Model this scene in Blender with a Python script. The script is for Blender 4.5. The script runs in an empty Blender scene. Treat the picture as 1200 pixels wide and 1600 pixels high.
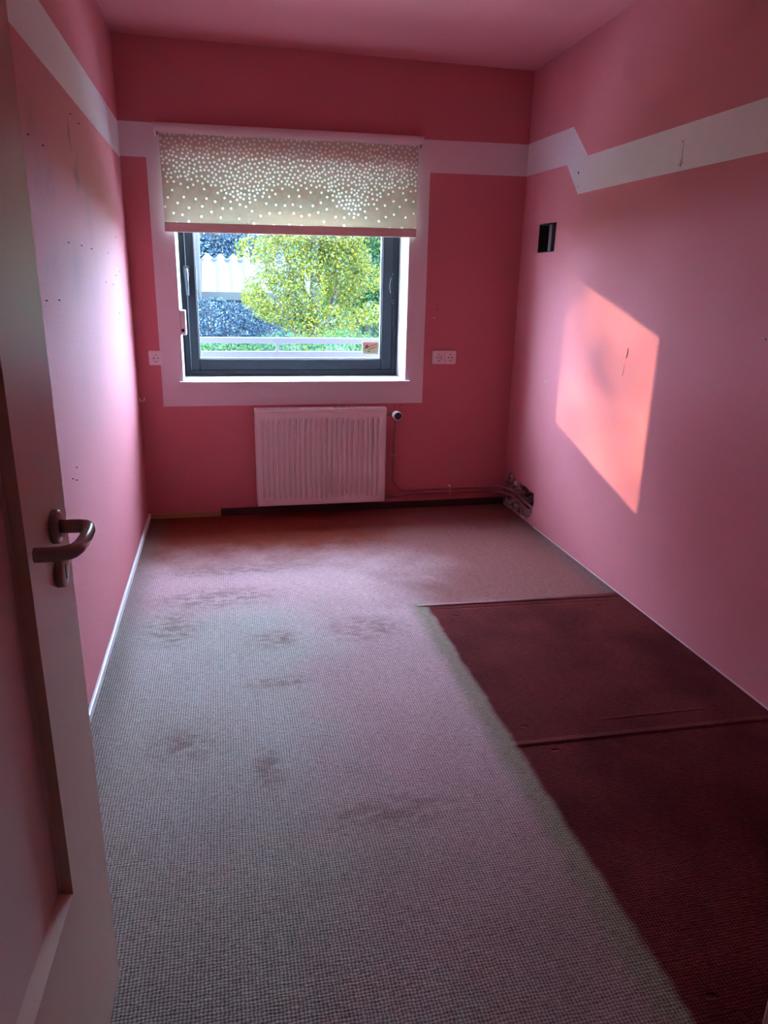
import bpy, bmesh, math, random
import numpy as np
from mathutils import Vector, Matrix
from mathutils.geometry import delaunay_2d_cdt

scene = bpy.context.scene
COL = scene.collection
PI = math.pi

# ---------------------------------------------------------------- camera
F_PX = 1118.99
cam_d = bpy.data.cameras.new('camera')
cam_d.sensor_fit = 'VERTICAL'
cam_d.sensor_height = 36.0
cam_d.lens = F_PX * 36.0 / 1600.0
cam_d.clip_start = 0.02
cam_d.clip_end = 300
cam = bpy.data.objects.new('camera', cam_d)
COL.objects.link(cam)
_r = Vector((0.97679, -0.21310, 0.02162))
_u = Vector((0.04359, 0.29658, 0.95401))
_f = Vector((0.20971, 0.93093, -0.29898))
_m = Matrix(((_r.x, _u.x, -_f.x), (_r.y, _u.y, -_f.y), (_r.z, _u.z, -_f.z))).to_4x4()
_m.translation = Vector((0.4722, -4.2397, 1.3375))
cam.matrix_world = _m
scene.camera = cam

# ---------------------------------------------------------------- sky, sun, exposure
world = bpy.data.worlds.new('sky')
scene.world = world
world.use_nodes = True
wn = world.node_tree.nodes
wn['Background'].inputs['Color'].default_value = (0.47, 0.68, 1.0, 1)
wn['Background'].inputs['Strength'].default_value = 62.0

sun_d = bpy.data.lights.new('sun', 'SUN')
sun_d.energy = 9.0
sun_d.color = (1.0, 0.70, 0.45)
sun_d.angle = 0.0093
sun = bpy.data.objects.new('sun', sun_d)
COL.objects.link(sun)
SUN_DIR = Vector((1.0, -0.955, -0.278)).normalized()
sun.rotation_euler = SUN_DIR.to_track_quat('-Z', 'Y').to_euler()
sun.location = (-20, 20, 8)

scene.view_settings.view_transform = 'Standard'
scene.view_settings.look = 'None'
scene.view_settings.exposure = 0.15
scene.view_settings.gamma = 1.0
scene.view_settings.use_curve_mapping = False
scene.cycles.max_bounces = 9
scene.cycles.diffuse_bounces = 5
scene.cycles.transparent_max_bounces = 12
scene.cycles.use_denoising = True
scene.cycles.caustics_reflective = False
scene.cycles.caustics_refractive = False

# ---------------------------------------------------------------- node helpers
class Mat:
    def __init__(self, name, color=(0.8, 0.8, 0.8), rough=0.6, metal=0.0, spec=0.5):
        self.m = bpy.data.materials.new(name)
        self.m.use_nodes = True
        self.t = self.m.node_tree
        self.n = self.t.nodes
        self.b = self.n['Principled BSDF']
        self.b.inputs['Base Color'].default_value = (*color, 1)
        self.b.inputs['Roughness'].default_value = rough
        self.b.inputs['Metallic'].default_value = metal
        self.b.inputs['Specular IOR Level'].default_value = spec

    def link(self, a, b):
        self.t.links.new(a, b)

    def _set(self, sock, v):
        if hasattr(v, 'is_output'):
            self.link(v, sock)
        elif isinstance(v, (tuple, list)):
            sock.default_value = (*v, 1) if len(v) == 3 and len(sock.default_value) == 4 else v
        else:
            sock.default_value = v

    def math(self, op, a, b=None, c=None, clamp=False):
        nd = self.n.new('ShaderNodeMath')
        nd.operation = op
        nd.use_clamp = clamp
        for i, v in enumerate((a, b, c)):
            if v is not None:
                self._set(nd.inputs[i], v)
        return nd.outputs[0]

    def pos(self, kind='world'):
        if kind == 'world':
            return self.n.new('ShaderNodeNewGeometry').outputs['Position']
        return self.n.new('ShaderNodeTexCoord').outputs['Object']

    def xyz(self, v):
        s = self.n.new('ShaderNodeSeparateXYZ')
        self.link(v, s.inputs[0])
        return s.outputs[0], s.outputs[1], s.outputs[2]

    def scalev(self, v, s):
        nd = self.n.new('ShaderNodeMapping')
        self.link(v, nd.inputs['Vector'])
        nd.inputs['Scale'].default_value = s
        return nd.outputs[0]

    def noise(self, vec, scale, detail=3, rough=0.5):
        nd = self.n.new('ShaderNodeTexNoise')
        self.link(vec, nd.inputs['Vector'])
        nd.inputs['Scale'].default_value = scale
        nd.inputs['Detail'].default_value = detail
        nd.inputs['Roughness'].default_value = rough
        return nd.outputs['Fac']

    def sstep(self, v, lo, hi, tolo=0.0, tohi=1.0):
        nd = self.n.new('ShaderNodeMapRange')
        nd.interpolation_type = 'SMOOTHSTEP'
        self.link(v, nd.inputs['Value'])
        nd.inputs['From Min'].default_value = lo
        nd.inputs['From Max'].default_value = hi
        nd.inputs['To Min'].default_value = tolo
        nd.inputs['To Max'].default_value = tohi
        return nd.outputs['Result']

    def mix(self, fac, a, b, blend='MIX'):
        nd = self.n.new('ShaderNodeMix')
        nd.data_type = 'RGBA'
        nd.blend_type = blend
        self._set(nd.inputs['Factor'], fac)
        self._set(nd.inputs[6], a)
        self._set(nd.inputs[7], b)
        return nd.outputs[2]

    def color(self, c):
        self._set(self.b.inputs['Base Color'], c)
        return self

    def bump(self, h, strength=0.3, dist=0.002):
        nd = self.n.new('ShaderNodeBump')
        nd.inputs['Strength'].default_value = strength
        nd.inputs['Distance'].default_value = dist
        self.link(h, nd.inputs['Height'])
        self.link(nd.outputs[0], self.b.inputs['Normal'])
        return self

# ---------------------------------------------------------------- materials
PINK = (0.60, 0.190, 0.208)

def paint(name, col, stain=False, rough=0.70, grain=260, bs=0.25, speck=0.10):
    k = Mat(name, col, rough, spec=0.24)
    p = k.pos()
    big = k.noise(p, 1.7, 4, 0.6)
    c = k.mix(k.sstep(big, 0.3, 0.75, 0, 0.16), col, tuple(x * 0.72 for x in col))
    if stain:
        # grey handling marks and rubbed dirt on the wall beside the door
        x, y, z = k.xyz(p)
        def blob(cy, cz, ry, rz, amt):
            a = k.math('DIVIDE', k.math('SUBTRACT', y, cy), ry)
            b = k.math('DIVIDE', k.math('SUBTRACT', z, cz), rz)
            d = k.math('SQRT', k.math('ADD', k.math('MULTIPLY', a, a), k.math('MULTIPLY', b, b)))
            return k.sstep(d, 0.2, 1.0, amt, 0.0)
        nz = k.sstep(k.noise(k.scalev(p, (1, 1, 0.45)), 5, 5, 0.65), 0.42, 0.7)
        acc = None
        for s in [(-1.345, 1.68, 0.075, 0.06, 1.1), (-1.41, 1.80, 0.04, 0.07, 0.8), (-1.30, 1.74, 0.03, 0.05, 0.35),
                  (-1.9, 1.62, 0.28, 0.12, 0.35), (-1.55, 1.35, 0.7, 0.16, 0.30), (-1.15, 1.55, 0.1, 0.2, 0.22),
                  (-1.95, 1.75, 0.12, 0.08, 0.2), (-1.45, 1.0, 0.5, 0.3, 0.15)]:
            b_ = blob(*s)
            acc = b_ if acc is None else k.math('MAXIMUM', acc, b_)
        f = k.math('MULTIPLY', acc, k.math('ADD', 0.45, k.math('MULTIPLY', nz, 0.7)))
        c = k.mix(f, c, (0.16, 0.11, 0.13))
    c = k.mix(k.sstep(k.noise(p, 150, 2, 0.7), 0.50, 0.70, 0, speck), c, tuple(x * 0.35 for x in col))
    k.color(c)
    h = k.math('ADD', k.noise(p, grain, 2, 0.6), k.math('MULTIPLY', k.noise(p, 70, 2), 0.8))
    k.bump(h, bs, 0.0025)
    return k.m

M = {}
M['pink'] = paint('pink_wall_paint', PINK)
M['pink_left'] = paint('pink_wall_paint_scuffed', PINK, stain=True, bs=0.45, speck=0.30)
M['pink_ceiling'] = paint('pink_ceiling_paint', (0.67, 0.255, 0.275), bs=0.15, speck=0.0)
M['white_paint'] = paint('white_band_paint', (0.86, 0.83, 0.84))
M['hall_paint'] = paint('hall_wall_paint', (0.55, 0.50, 0.44))
M['facade'] = paint('facade_render', (0.6, 0.58, 0.55))
M['white_gloss'] = Mat('white_gloss_lacquer', (0.80, 0.78, 0.76), 0.35).m
M['rad_white'] = Mat('radiator_enamel', (0.90, 0.87, 0.85), 0.30).m
M['rad_dark'] = Mat('radiator_inner', (0.25, 0.22, 0.21), 0.6).m
M['socket_white'] = Mat('socket_plastic', (0.90, 0.86, 0.83), 0.35).m
M['black'] = Mat('black_hollow', (0.012, 0.011, 0.011), 0.8).m
M['dark_plastic'] = Mat('dark_plastic', (0.03, 0.03, 0.035), 0.3).m
M['grey_plastic'] = Mat('grey_plastic', (0.16, 0.15, 0.15), 0.5).m
M['window_frame'] = Mat('anthracite_frame', (0.010, 0.0112, 0.015), 0.55, 0.0, 0.3).m
M['window_gasket'] = Mat('window_gasket', (0.012, 0.012, 0.014), 0.6).m
M['handle_grey'] = Mat('window_handle_metal', (0.10, 0.10, 0.11), 0.35, 0.6).m
M['spacer'] = Mat('pane_spacer', (0.45, 0.50, 0.55), 0.35, 0.7).m
M['brass'] = Mat('brass_fitting', (0.36, 0.24, 0.16), 0.35, 0.8).m
M['pipe'] = Mat('pipe_paint_red_brown', (0.36, 0.12, 0.13), 0.4).m
M['clip'] = Mat('pipe_clip_plastic', (0.60, 0.40, 0.40), 0.5).m
M['brown_base'] = Mat('dark_brown_skirting', (0.05, 0.018, 0.015), 0.55).m
M['nail'] = Mat('dark_nail', (0.05, 0.03, 0.03), 0.5).m
M['pale_plaster'] = Mat('pale_plug', (0.75, 0.72, 0.74), 0.8).m
M['chip'] = Mat('chipped_plaster_brown', (0.62, 0.40, 0.38), 0.9).m

k = Mat('bare_wood', (0.42, 0.24, 0.10), 0.6)
p_ = k.pos()
k.color(k.mix(k.noise(k.scalev(p_, (3, 60, 60)), 4, 4), (0.46, 0.27, 0.11), (0.30, 0.16, 0.06)))
M['wood'] = k.m

# door lacquer: off-white, handled and slightly yellowed
k = Mat('door_lacquer', (0.72, 0.54, 0.42), 0.33)
p_ = k.pos()
k.color(k.mix(k.sstep(k.noise(k.scalev(p_, (1, 1, 0.5)), 6, 5, 0.6), 0.45, 0.7, 0, 0.35), (0.72, 0.54, 0.42), (0.58, 0.43, 0.33)))
k.bump(k.noise(k.scalev(p_, (8, 8, 1)), 40, 2), 0.06, 0.001)
M['door'] = k.m
k = Mat('door_panel_lacquer', (0.80, 0.62, 0.55), 0.45)
p_ = k.pos()
k.bump(k.noise(k.scalev(p_, (40, 40, 1)), 12, 2), 0.10, 0.001)
M['door_panel'] = k.m
M['handle'] = Mat('door_handle_plastic', (0.40, 0.31, 0.25), 0.2).m

k = Mat('broken_masonry', (0.34, 0.24, 0.22), 0.95, spec=0.1)
p_ = k.pos()
k.color(k.mix(k.sstep(k.noise(p_, 25, 5, 0.65), 0.4, 0.62), (0.60, 0.43, 0.41), (0.20, 0.11, 0.10)))
k.bump(k.noise(p_, 60, 4, 0.7), 0.9, 0.01)
M['masonry'] = k.m

# carpet: woven loop pile, faded grey except where furniture stood
k = Mat('woven_carpet', (0.3, 0.2, 0.2), 0.95, spec=0.08)
p_ = k.pos()
x, y, z = k.xyz(p_)
wob = k.math('MULTIPLY', k.math('SUBTRACT', k.noise(p_, 9, 3), 0.5), 0.035)
xw = k.math('ADD', x, wob)
yw = k.math('ADD', y, wob)
jit = k.math('MULTIPLY', k.math('SUBTRACT', k.noise(p_, 75, 2, 0.6), 0.5), 0.0075)
jiy = k.math('MULTIPLY', k.math('SUBTRACT', k.noise(k.scalev(p_, (0.6, 1.3, 1)), 62, 2, 0.6), 0.5), 0.0085)
wx = k.math('SINE', k.math('MULTIPLY', k.math('ADD', k.math('ADD', x, jit), k.math('MULTIPLY', wob, 0.16)), 2 * PI / 0.0078))
wy = k.math('SINE', k.math('MULTIPLY', k.math('ADD', k.math('ADD', y, jiy), k.math('MULTIPLY', wob, 0.22)), 2 * PI / 0.0072))
weave = k.math('MULTIPLY', k.math('ADD', wx, wy), 0.5)
fray = k.noise(k.scalev(p_, (42, 170, 60)), 1.0, 4, 0.65)
fade = k.noise(p_, 1.4, 4, 0.6)
# faded mauve and grey, redder where less faded; window light falloff painted in
mauve = k.mix(k.sstep(fade, 0.35, 0.68), (0.68, 0.43, 0.43), (0.58, 0.37, 0.36))
grey = k.mix(k.sstep(k.noise(p_, 2.2, 4, 0.6), 0.3, 0.7), (0.50, 0.46, 0.385), (0.56, 0.50, 0.45))
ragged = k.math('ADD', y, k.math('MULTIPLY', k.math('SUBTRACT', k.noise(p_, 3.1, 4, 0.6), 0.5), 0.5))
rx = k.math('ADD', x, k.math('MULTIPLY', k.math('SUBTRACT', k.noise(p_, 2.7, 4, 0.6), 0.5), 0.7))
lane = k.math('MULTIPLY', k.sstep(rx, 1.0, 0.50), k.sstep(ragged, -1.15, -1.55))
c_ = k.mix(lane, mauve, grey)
c_ = k.mix(k.sstep(ragged, -2.0, -3.3, 0.0, 0.62), c_, (0.23, 0.155, 0.125))  # light falloff painted in: pile darkens towards the door
c_ = k.mix(k.sstep(ragged, -1.05, -0.45), c_, (0.22, 0.040, 0.022))  # shade under the sill painted in as dark, less faded red
c_ = k.mix(k.math('MULTIPLY', k.sstep(rx, 1.0, 1.65), k.sstep(y, -1.49, -1.44)), c_, (0.30, 0.115, 0.10))
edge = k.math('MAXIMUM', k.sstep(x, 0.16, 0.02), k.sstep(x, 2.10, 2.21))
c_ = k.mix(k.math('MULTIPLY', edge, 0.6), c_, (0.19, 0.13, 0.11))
# unfaded red field that lay under furniture, with a fine seam of greenish fading at its rim
inx = k.sstep(xw, 1.285, 1.315)
iny = k.sstep(y, -1.440, -1.475)
red = k.math('MULTIPLY', inx, iny)
rimx = k.math('MULTIPLY', k.sstep(xw, 1.20, 1.27), k.sstep(xw, 1.318, 1.288))
rim = k.math('MULTIPLY', rimx, k.sstep(y, -1.40, -1.46))
c_ = k.mix(k.math('MULTIPLY', rim, 0.75), c_, (0.27, 0.24, 0.15))
redcol = k.mix(k.sstep(k.noise(p_, 3, 4), 0.35, 0.7), (0.165, 0.026, 0.024), (0.105, 0.014, 0.015))
c_ = k.mix(red, c_, redcol)
# second old outline in the far right corner
r2 = k.math('MULTIPLY', k.sstep(x, 1.825, 1.835), k.sstep(y, -0.49, -0.478))
c_ = k.mix(k.math('MULTIPLY', r2, 0.25), c_, (0.20, 0.07, 0.06))
def seam(px, py, ax, length, wd):
    return k.sstep(k.math('ABSOLUTE', k.math('SUBTRACT', px, py)), 0.0, wd, 1.0, 0.0)
# trampled darker patches
pt = None
for cx_, cy_, rx_, ry_ in [(0.40, -1.22, 0.42, 0.17), (1.0, -1.62, 0.25, 0.16), (0.62, -1.66, 0.14, 0.12), (0.62, -1.98, 0.2, 0.05), (0.50, -0.90, 0.55, 0.09), (0.55, -2.45, 0.07, 0.14), (0.22, -1.5, 0.16, 0.25), (0.3, -2.3, 0.15, 0.12), (0.85, -2.7, 0.3, 0.1)]:
    a = k.math('DIVIDE', k.math('SUBTRACT', x, cx_), rx_)
    b = k.math('DIVIDE', k.math('SUBTRACT', y, cy_), ry_)
    d = k.sstep(k.math('SQRT', k.math('ADD', k.math('MULTIPLY', a, a), k.math('MULTIPLY', b, b))), 0.2, 1.0, 1.0, 0.0)
    pt = d if pt is None else k.math('MAXIMUM', pt, d)
pt = k.math('MULTIPLY', pt, k.sstep(k.noise(k.scalev(p_, (6, 12, 6)), 2.6, 4, 0.65), 0.38, 0.62))
c_ = k.mix(k.math('MULTIPLY', pt, 0.62), c_, (0.26, 0.14, 0.125))
shade = k.math('ADD', 0.73, k.math('MULTIPLY', weave, 0.46))
shade = k.math('ADD', shade, k.math('MULTIPLY', k.math('SUBTRACT', fray, 0.5), 0.9))
cm = k.n.new('ShaderNodeCombineColor')
for i in range(3):
    k.link(shade, cm.inputs[i])
c_ = k.mix(1.0, c_, cm.outputs[0], 'MULTIPLY')
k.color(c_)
# relief: weave, and the pressed creases where wardrobe edges stood
h = k.math('ADD', k.math('MULTIPLY', weave, 0.35), k.math('MULTIPLY', fray, 0.8))
def crease(y0, slope, x0, x1, wd, amt):
    yy = k.math('SUBTRACT', y, k.math('ADD', y0, k.math('MULTIPLY', k.math('SUBTRACT', x, 1.3), slope)))
    b_ = k.sstep(k.math('ABSOLUTE', yy), 0.0, wd, 1.0, 0.0)
    g = k.math('MULTIPLY', k.sstep(x, x0, x0 + 0.05), k.sstep(x, x1, x1 - 0.1))
    return k.math('MULTIPLY', k.math('MULTIPLY', b_, g), amt)
for cr in [(-1.452, -0.045, 1.24, 2.25, 0.020, 7.0), (-1.50, -0.05, 1.3, 2.2, 0.010, -2.5), (-2.482, -0.02, 1.27, 2.25, 0.020, 6.0), (-2.40, -0.01, 1.6, 2.07, 0.008, 2.0)]:
    h = k.math('ADD', h, crease(*cr))
for cx_, cy_ in [(1.398, -1.575), (2.065, -1.583), (1.368, -2.395), (1.41, -2.529), (2.052, -2.404), (1.369, -3.333), (1.30, -1.467)]:
    a = k.math('DIVIDE', k.math('SUBTRACT', x, cx_), 0.016)
    b = k.math('DIVIDE', k.math('SUBTRACT', y, cy_), 0.009)
    d = k.sstep(k.math('SQRT', k.math('ADD', k.math('MULTIPLY', a, a), k.math('MULTIPLY', b, b))), 0.3, 1.0, -6.0, 0.0)
    h = k.math('ADD', h, d)
k.bump(h, 0.8, 0.0022)
M['carpet'] = k.m

# window pane: clear, mostly transmitting, faint mirror reflection
k = Mat('window_pane_glass')
k.n.remove(k.b)
tr = k.n.new('ShaderNodeBsdfTransparent')
tr.inputs[0].default_value = (0.98, 0.99, 0.99, 1)
gl = k.n.new('ShaderNodeBsdfGlossy')
gl.inputs['Roughness'].default_value = 0.0
lw = k.n.new('ShaderNodeLayerWeight')
fr_ = k.math('ADD', 0.02, k.math('MULTIPLY', k.math('POWER', lw.outputs['Facing'], 5.0), 0.5))
ms = k.n.new('ShaderNodeMixShader')
k.link(fr_, ms.inputs[0])
k.link(tr.outputs[0], ms.inputs[1])
k.link(gl.outputs[0], ms.inputs[2])
k.link(ms.outputs[0], k.n['Material Output'].inputs['Surface'])
M['pane'] = k.m

def cloth(name, dif, trans, fac):
    k = Mat(name)
    k.n.remove(k.b)
    d = k.n.new('ShaderNodeBsdfDiffuse')
    t = k.n.new('ShaderNodeBsdfTranslucent')
    d.inputs[0].default_value = (*dif, 1)
    t.inputs[0].default_value = (*trans, 1)
    m_ = k.n.new('ShaderNodeMixShader')
    m_.inputs[0].default_value = fac
    k.link(d.outputs[0], m_.inputs[1])
    k.link(t.outputs[0], m_.inputs[2])
    k.link(m_.outputs[0], k.n['Material Output'].inputs['Surface'])
    return k.m
M['blind'] = cloth('roller_blind_fabric', (0.62, 0.49, 0.40), (0.40, 0.34, 0.21), 0.22)
M['blind_dot'] = cloth('roller_blind_dot', (0.85, 0.82, 0.74), (0.90, 0.86, 0.72), 0.50)
M['blind_hem'] = cloth('roller_blind_hem', (0.82, 0.66, 0.58), (0.5, 0.38, 0.28), 0.10)

def leafmat(name, cols, tc, fac=0.35):
    k = Mat(name)
    k.n.remove(k.b)
    oi = k.n.new('ShaderNodeNewGeometry')
    rp = k.n.new('ShaderNodeValToRGB')
    els = rp.color_ramp.elements
    els[0].position, els[0].color = 0.0, (*cols[0], 1)
    els[1].position, els[1].color = 1.0, (*cols[-1], 1)
    for i, c in enumerate(cols[1:-1]):
        e = els.new((i + 1) / (len(cols) - 1))
        e.color = (*c, 1)
    k.link(oi.outputs['Random Per Island'], rp.inputs[0])
    d = k.n.new('ShaderNodeBsdfDiffuse')
    t = k.n.new('ShaderNodeBsdfTranslucent')
    k.link(rp.outputs[0], d.inputs[0])
    t.inputs[0].default_value = (*tc, 1)
    m_ = k.n.new('ShaderNodeMixShader')
    m_.inputs[0].default_value = fac
    k.link(d.outputs[0], m_.inputs[1])
    k.link(t.outputs[0], m_.inputs[2])
    k.link(m_.outputs[0], k.n['Material Output'].inputs['Surface'])
    return k.m
M['leaf_yellow'] = leafmat('leaf_yellow_green', [(0.008, 0.024, 0.010), (0.030, 0.048, 0.007), (0.075, 0.070, 0.007), (0.13, 0.105, 0.012), (0.018, 0.050, 0.030), (0.09, 0.10, 0.07)], (0.075, 0.065, 0.005))
M['leaf_teal'] = leafmat('leaf_blue_green', [(0.006, 0.018, 0.010), (0.012, 0.040, 0.020), (0.03, 0.07, 0.028), (0.06, 0.075, 0.012)], (0.03, 0.055, 0.012))
M['leaf_blue'] = leafmat('needle_blue_green', [(0.006, 0.013, 0.022), (0.014, 0.028, 0.045), (0.034, 0.052, 0.065), (0.07, 0.075, 0.07)], (0.012, 0.016, 0.016), 0.1)
M['leaf_far'] = leafmat('leaf_distant', [(0.02, 0.04, 0.01), (0.06, 0.08, 0.02)], (0.06, 0.07, 0.015))
M['bark'] = Mat('bark', (0.010, 0.008, 0.006), 0.9).m
M['grass'] = Mat('lawn', (0.05, 0.09, 0.03), 0.95).m
M['gravel'] = Mat('bounce_gravel', (0.52, 0.50, 0.46), 0.95).m
M['corrugated'] = Mat('corrugated_sheet', (0.0085, 0.0092, 0.0082), 0.7).m
M['shed_wall'] = Mat('shed_boards', (0.012, 0.013, 0.016), 0.8).m
M['house_wall'] = Mat('far_house_render', (0.026, 0.025, 0.022), 0.8).m
M['rail'] = Mat('railing_paint', (0.0125, 0.0145, 0.0145), 0.6).m
M['slab'] = Mat('balcony_concrete', (0.62, 0.60, 0.57), 0.9).m
M['roof_tile'] = Mat('roof_tile', (0.09, 0.04, 0.03), 0.8).m

# ---------------------------------------------------------------- mesh helpers
def empty(name, loc=(0, 0, 0), rz=0.0, parent=None):
    o = bpy.data.objects.new(name, None)
    COL.objects.link(o)
    o.location = loc
    o.rotation_euler = (0, 0, rz)
    o.empty_display_size = 0.05
    if parent is not None:
        o.parent = parent
    return o

def tag(o, label=None, cat=None, group=None, kind=None):
    if label:
        o['label'] = label
    if cat:
        o['category'] = cat
    if group:
        o['group'] = group
    if kind:
        o['kind'] = kind
    return o

def obj(name, bm, mat, parent=None, smooth=False, bevel=0.0, loc=None):
    me = bpy.data.meshes.new(name)
    bm.normal_update()
    bm.to_mesh(me)
    bm.free()
    for m_ in (mat if isinstance(mat, (list, tuple)) else [mat]):
        me.materials.append(M[m_])
    if smooth:
        for f in me.polygons:
            f.use_smooth = True
    o = bpy.data.objects.new(name, me)
    COL.objects.link(o)
    if parent is not None:
        o.parent = parent
    if loc is not None:
        o.location = loc
    if bevel:
        b = o.modifiers.new('bevel', 'BEVEL')
        b.width = bevel
        b.segments = 2
        b.limit_method = 'ANGLE'
    return o

def add_box(bm, a, b, mi=0):
    (x0, y0, z0), (x1, y1, z1) = a, b
    x0, x1 = min(x0, x1), max(x0, x1)
    y0, y1 = min(y0, y1), max(y0, y1)
    z0, z1 = min(z0, z1), max(z0, z1)
    v = [bm.verts.new(c) for c in [(x0, y0, z0), (x1, y0, z0), (x1, y1, z0), (x0, y1, z0), (x0, y0, z1), (x1, y0, z1), (x1, y1, z1), (x0, y1, z1)]]
    for q in [(3, 2, 1, 0), (4, 5, 6, 7), (0, 1, 5, 4), (1, 2, 6, 5), (2, 3, 7, 6), (3, 0, 4, 7)]:
        f = bm.faces.new([v[i] for i in q])
        f.material_index = mi

def box(name, a, b, mat, parent=None, bevel=0.0):
    bm = bmesh.new()
    add_box(bm, a, b)
    return obj(name, bm, mat, parent, bevel=bevel)

def add_sweep(bm, pts, rad, seg=10, sy=1.0, up=None, cap=True):
    """tube along pts; rad scalar or list; sy flattens the section along the second axis"""
    pts = [Vector(q) for q in pts]
    n = len(pts)
    rads = rad if isinstance(rad, (list, tuple)) else [rad] * n
    tang = []
    for i in range(n):
        a = pts[max(i - 1, 0)]
        b = pts[min(i + 1, n - 1)]
        tang.append((b - a).normalized())
    ref = Vector(up) if up else (Vector((0, 0, 1)) if abs(tang[0].z) < 0.9 else Vector((1, 0, 0)))
    nrm = (ref - tang[0] * ref.dot(tang[0])).normalized()
    rings = []
    for i in range(n):
        nrm = (nrm - tang[i] * nrm.dot(tang[i])).normalized()
        bn = tang[i].cross(nrm)
        ring = []
        for s in range(seg):
            a = 2 * PI * s / seg
            ring.append(bm.verts.new(pts[i] + (nrm * math.cos(a) + bn * math.sin(a) * sy) * rads[i]))
        rings.append(ring)
    for i in range(n - 1):
        for s in range(seg):
            f = bm.faces.new([rings[i][s], rings[i][(s + 1) % seg], rings[i + 1][(s + 1) % seg], rings[i + 1][s]])
            f.smooth = True
    if cap:
        bm.faces.new(list(reversed(rings[0])))
        bm.faces.new(rings[-1])

def sweep(name, pts, rad, mat, parent=None, **kw):
    bm = bmesh.new()
    add_sweep(bm, pts, rad, **kw)
    bmesh.ops.recalc_face_normals(bm, faces=bm.faces)
    return obj(name, bm, mat, parent)

def add_cyl(bm, c0, c1, r0, r1=None, seg=20):
    add_sweep(bm, [c0, c1], [r0, r0 if r1 is None else r1], seg=seg)

def cyl(name, c0, c1, r0, mat, parent=None, r1=None, seg=20, bevel=0.0):
    bm = bmesh.new()
    add_cyl(bm, c0, c1, r0, r1, seg)
    bmesh.ops.recalc_face_normals(bm, faces=bm.faces)
    return obj(name, bm, mat, parent, bevel=bevel)

def lathe(name, base, axis, prof, mat, parent=None, seg=20):
    """prof: list of (distance along axis, radius)"""
    ax = Vector(axis).normalized()
    pts = [Vector(base) + ax * d for d, r in prof]
    bm = bmesh.new()
    ref = Vector((0, 0, 1)) if abs(ax.z) < 0.9 else Vector((1, 0, 0))
    n1 = (ref - ax * ref.dot(ax)).normalized()
    n2 = ax.cross(n1)
    rings = []
    for q, (d, r) in zip(pts, prof):
        rings.append([bm.verts.new(q + (n1 * math.cos(2 * PI * s / seg) + n2 * math.sin(2 * PI * s / seg)) * max(r, 1e-4)) for s in range(seg)])
    for i in range(len(rings) - 1):
        for s in range(seg):
            bm.faces.new([rings[i][s], rings[i][(s + 1) % seg], rings[i + 1][(s + 1) % seg], rings[i + 1][s]]).smooth = True
    bm.faces.new(list(reversed(rings[0])))
    bm.faces.new(rings[-1])
    bmesh.ops.recalc_face_normals(bm, faces=bm.faces)
    return obj(name, bm, mat, parent)

def add_prism(bm, poly, to3, d0, d1, mi=0):
    """polygon (2-D) extruded between depths d0 and d1; to3(u,v,d)"""
    a = [bm.verts.new(to3(u, v, d0)) for u, v in poly]
    b = [bm.verts.new(to3(u, v, d1)) for u, v in poly]
    n = len(poly)
    fs = [bm.faces.new(a), bm.faces.new(list(reversed(b)))]
    for i in range(n):
        fs.append(bm.faces.new([a[i], b[i], b[(i + 1) % n], a[(i + 1) % n]]))
    for f in fs:
        f.material_index = mi
    return fs

def arc(cx, cy, r, a0, a1, n):
    return [(cx + r * math.cos(a0 + (a1 - a0) * i / n), cy + r * math.sin(a0 + (a1 - a0) * i / n)) for i in range(n + 1)]

def rrect(x0, y0, x1, y1, r, n=4):
    return arc(x1 - r, y0 + r, r, -PI / 2, 0, n) + arc(x1 - r, y1 - r, r, 0, PI / 2, n) + arc(x0 + r, y1 - r, r, PI / 2, PI, n) + arc(x0 + r, y0 + r, r, PI, 1.5 * PI, n)

def inside(pt, poly):
    x, y = pt
    c = False
    j = len(poly) - 1
    for i in range(len(poly)):
        xi, yi = poly[i]
        xj, yj = poly[j]
        if (yi > y) != (yj > y) and x < (xj - xi) * (y - yi) / (yj - yi) + xi:
            c = not c
        j = i
    return c

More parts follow.
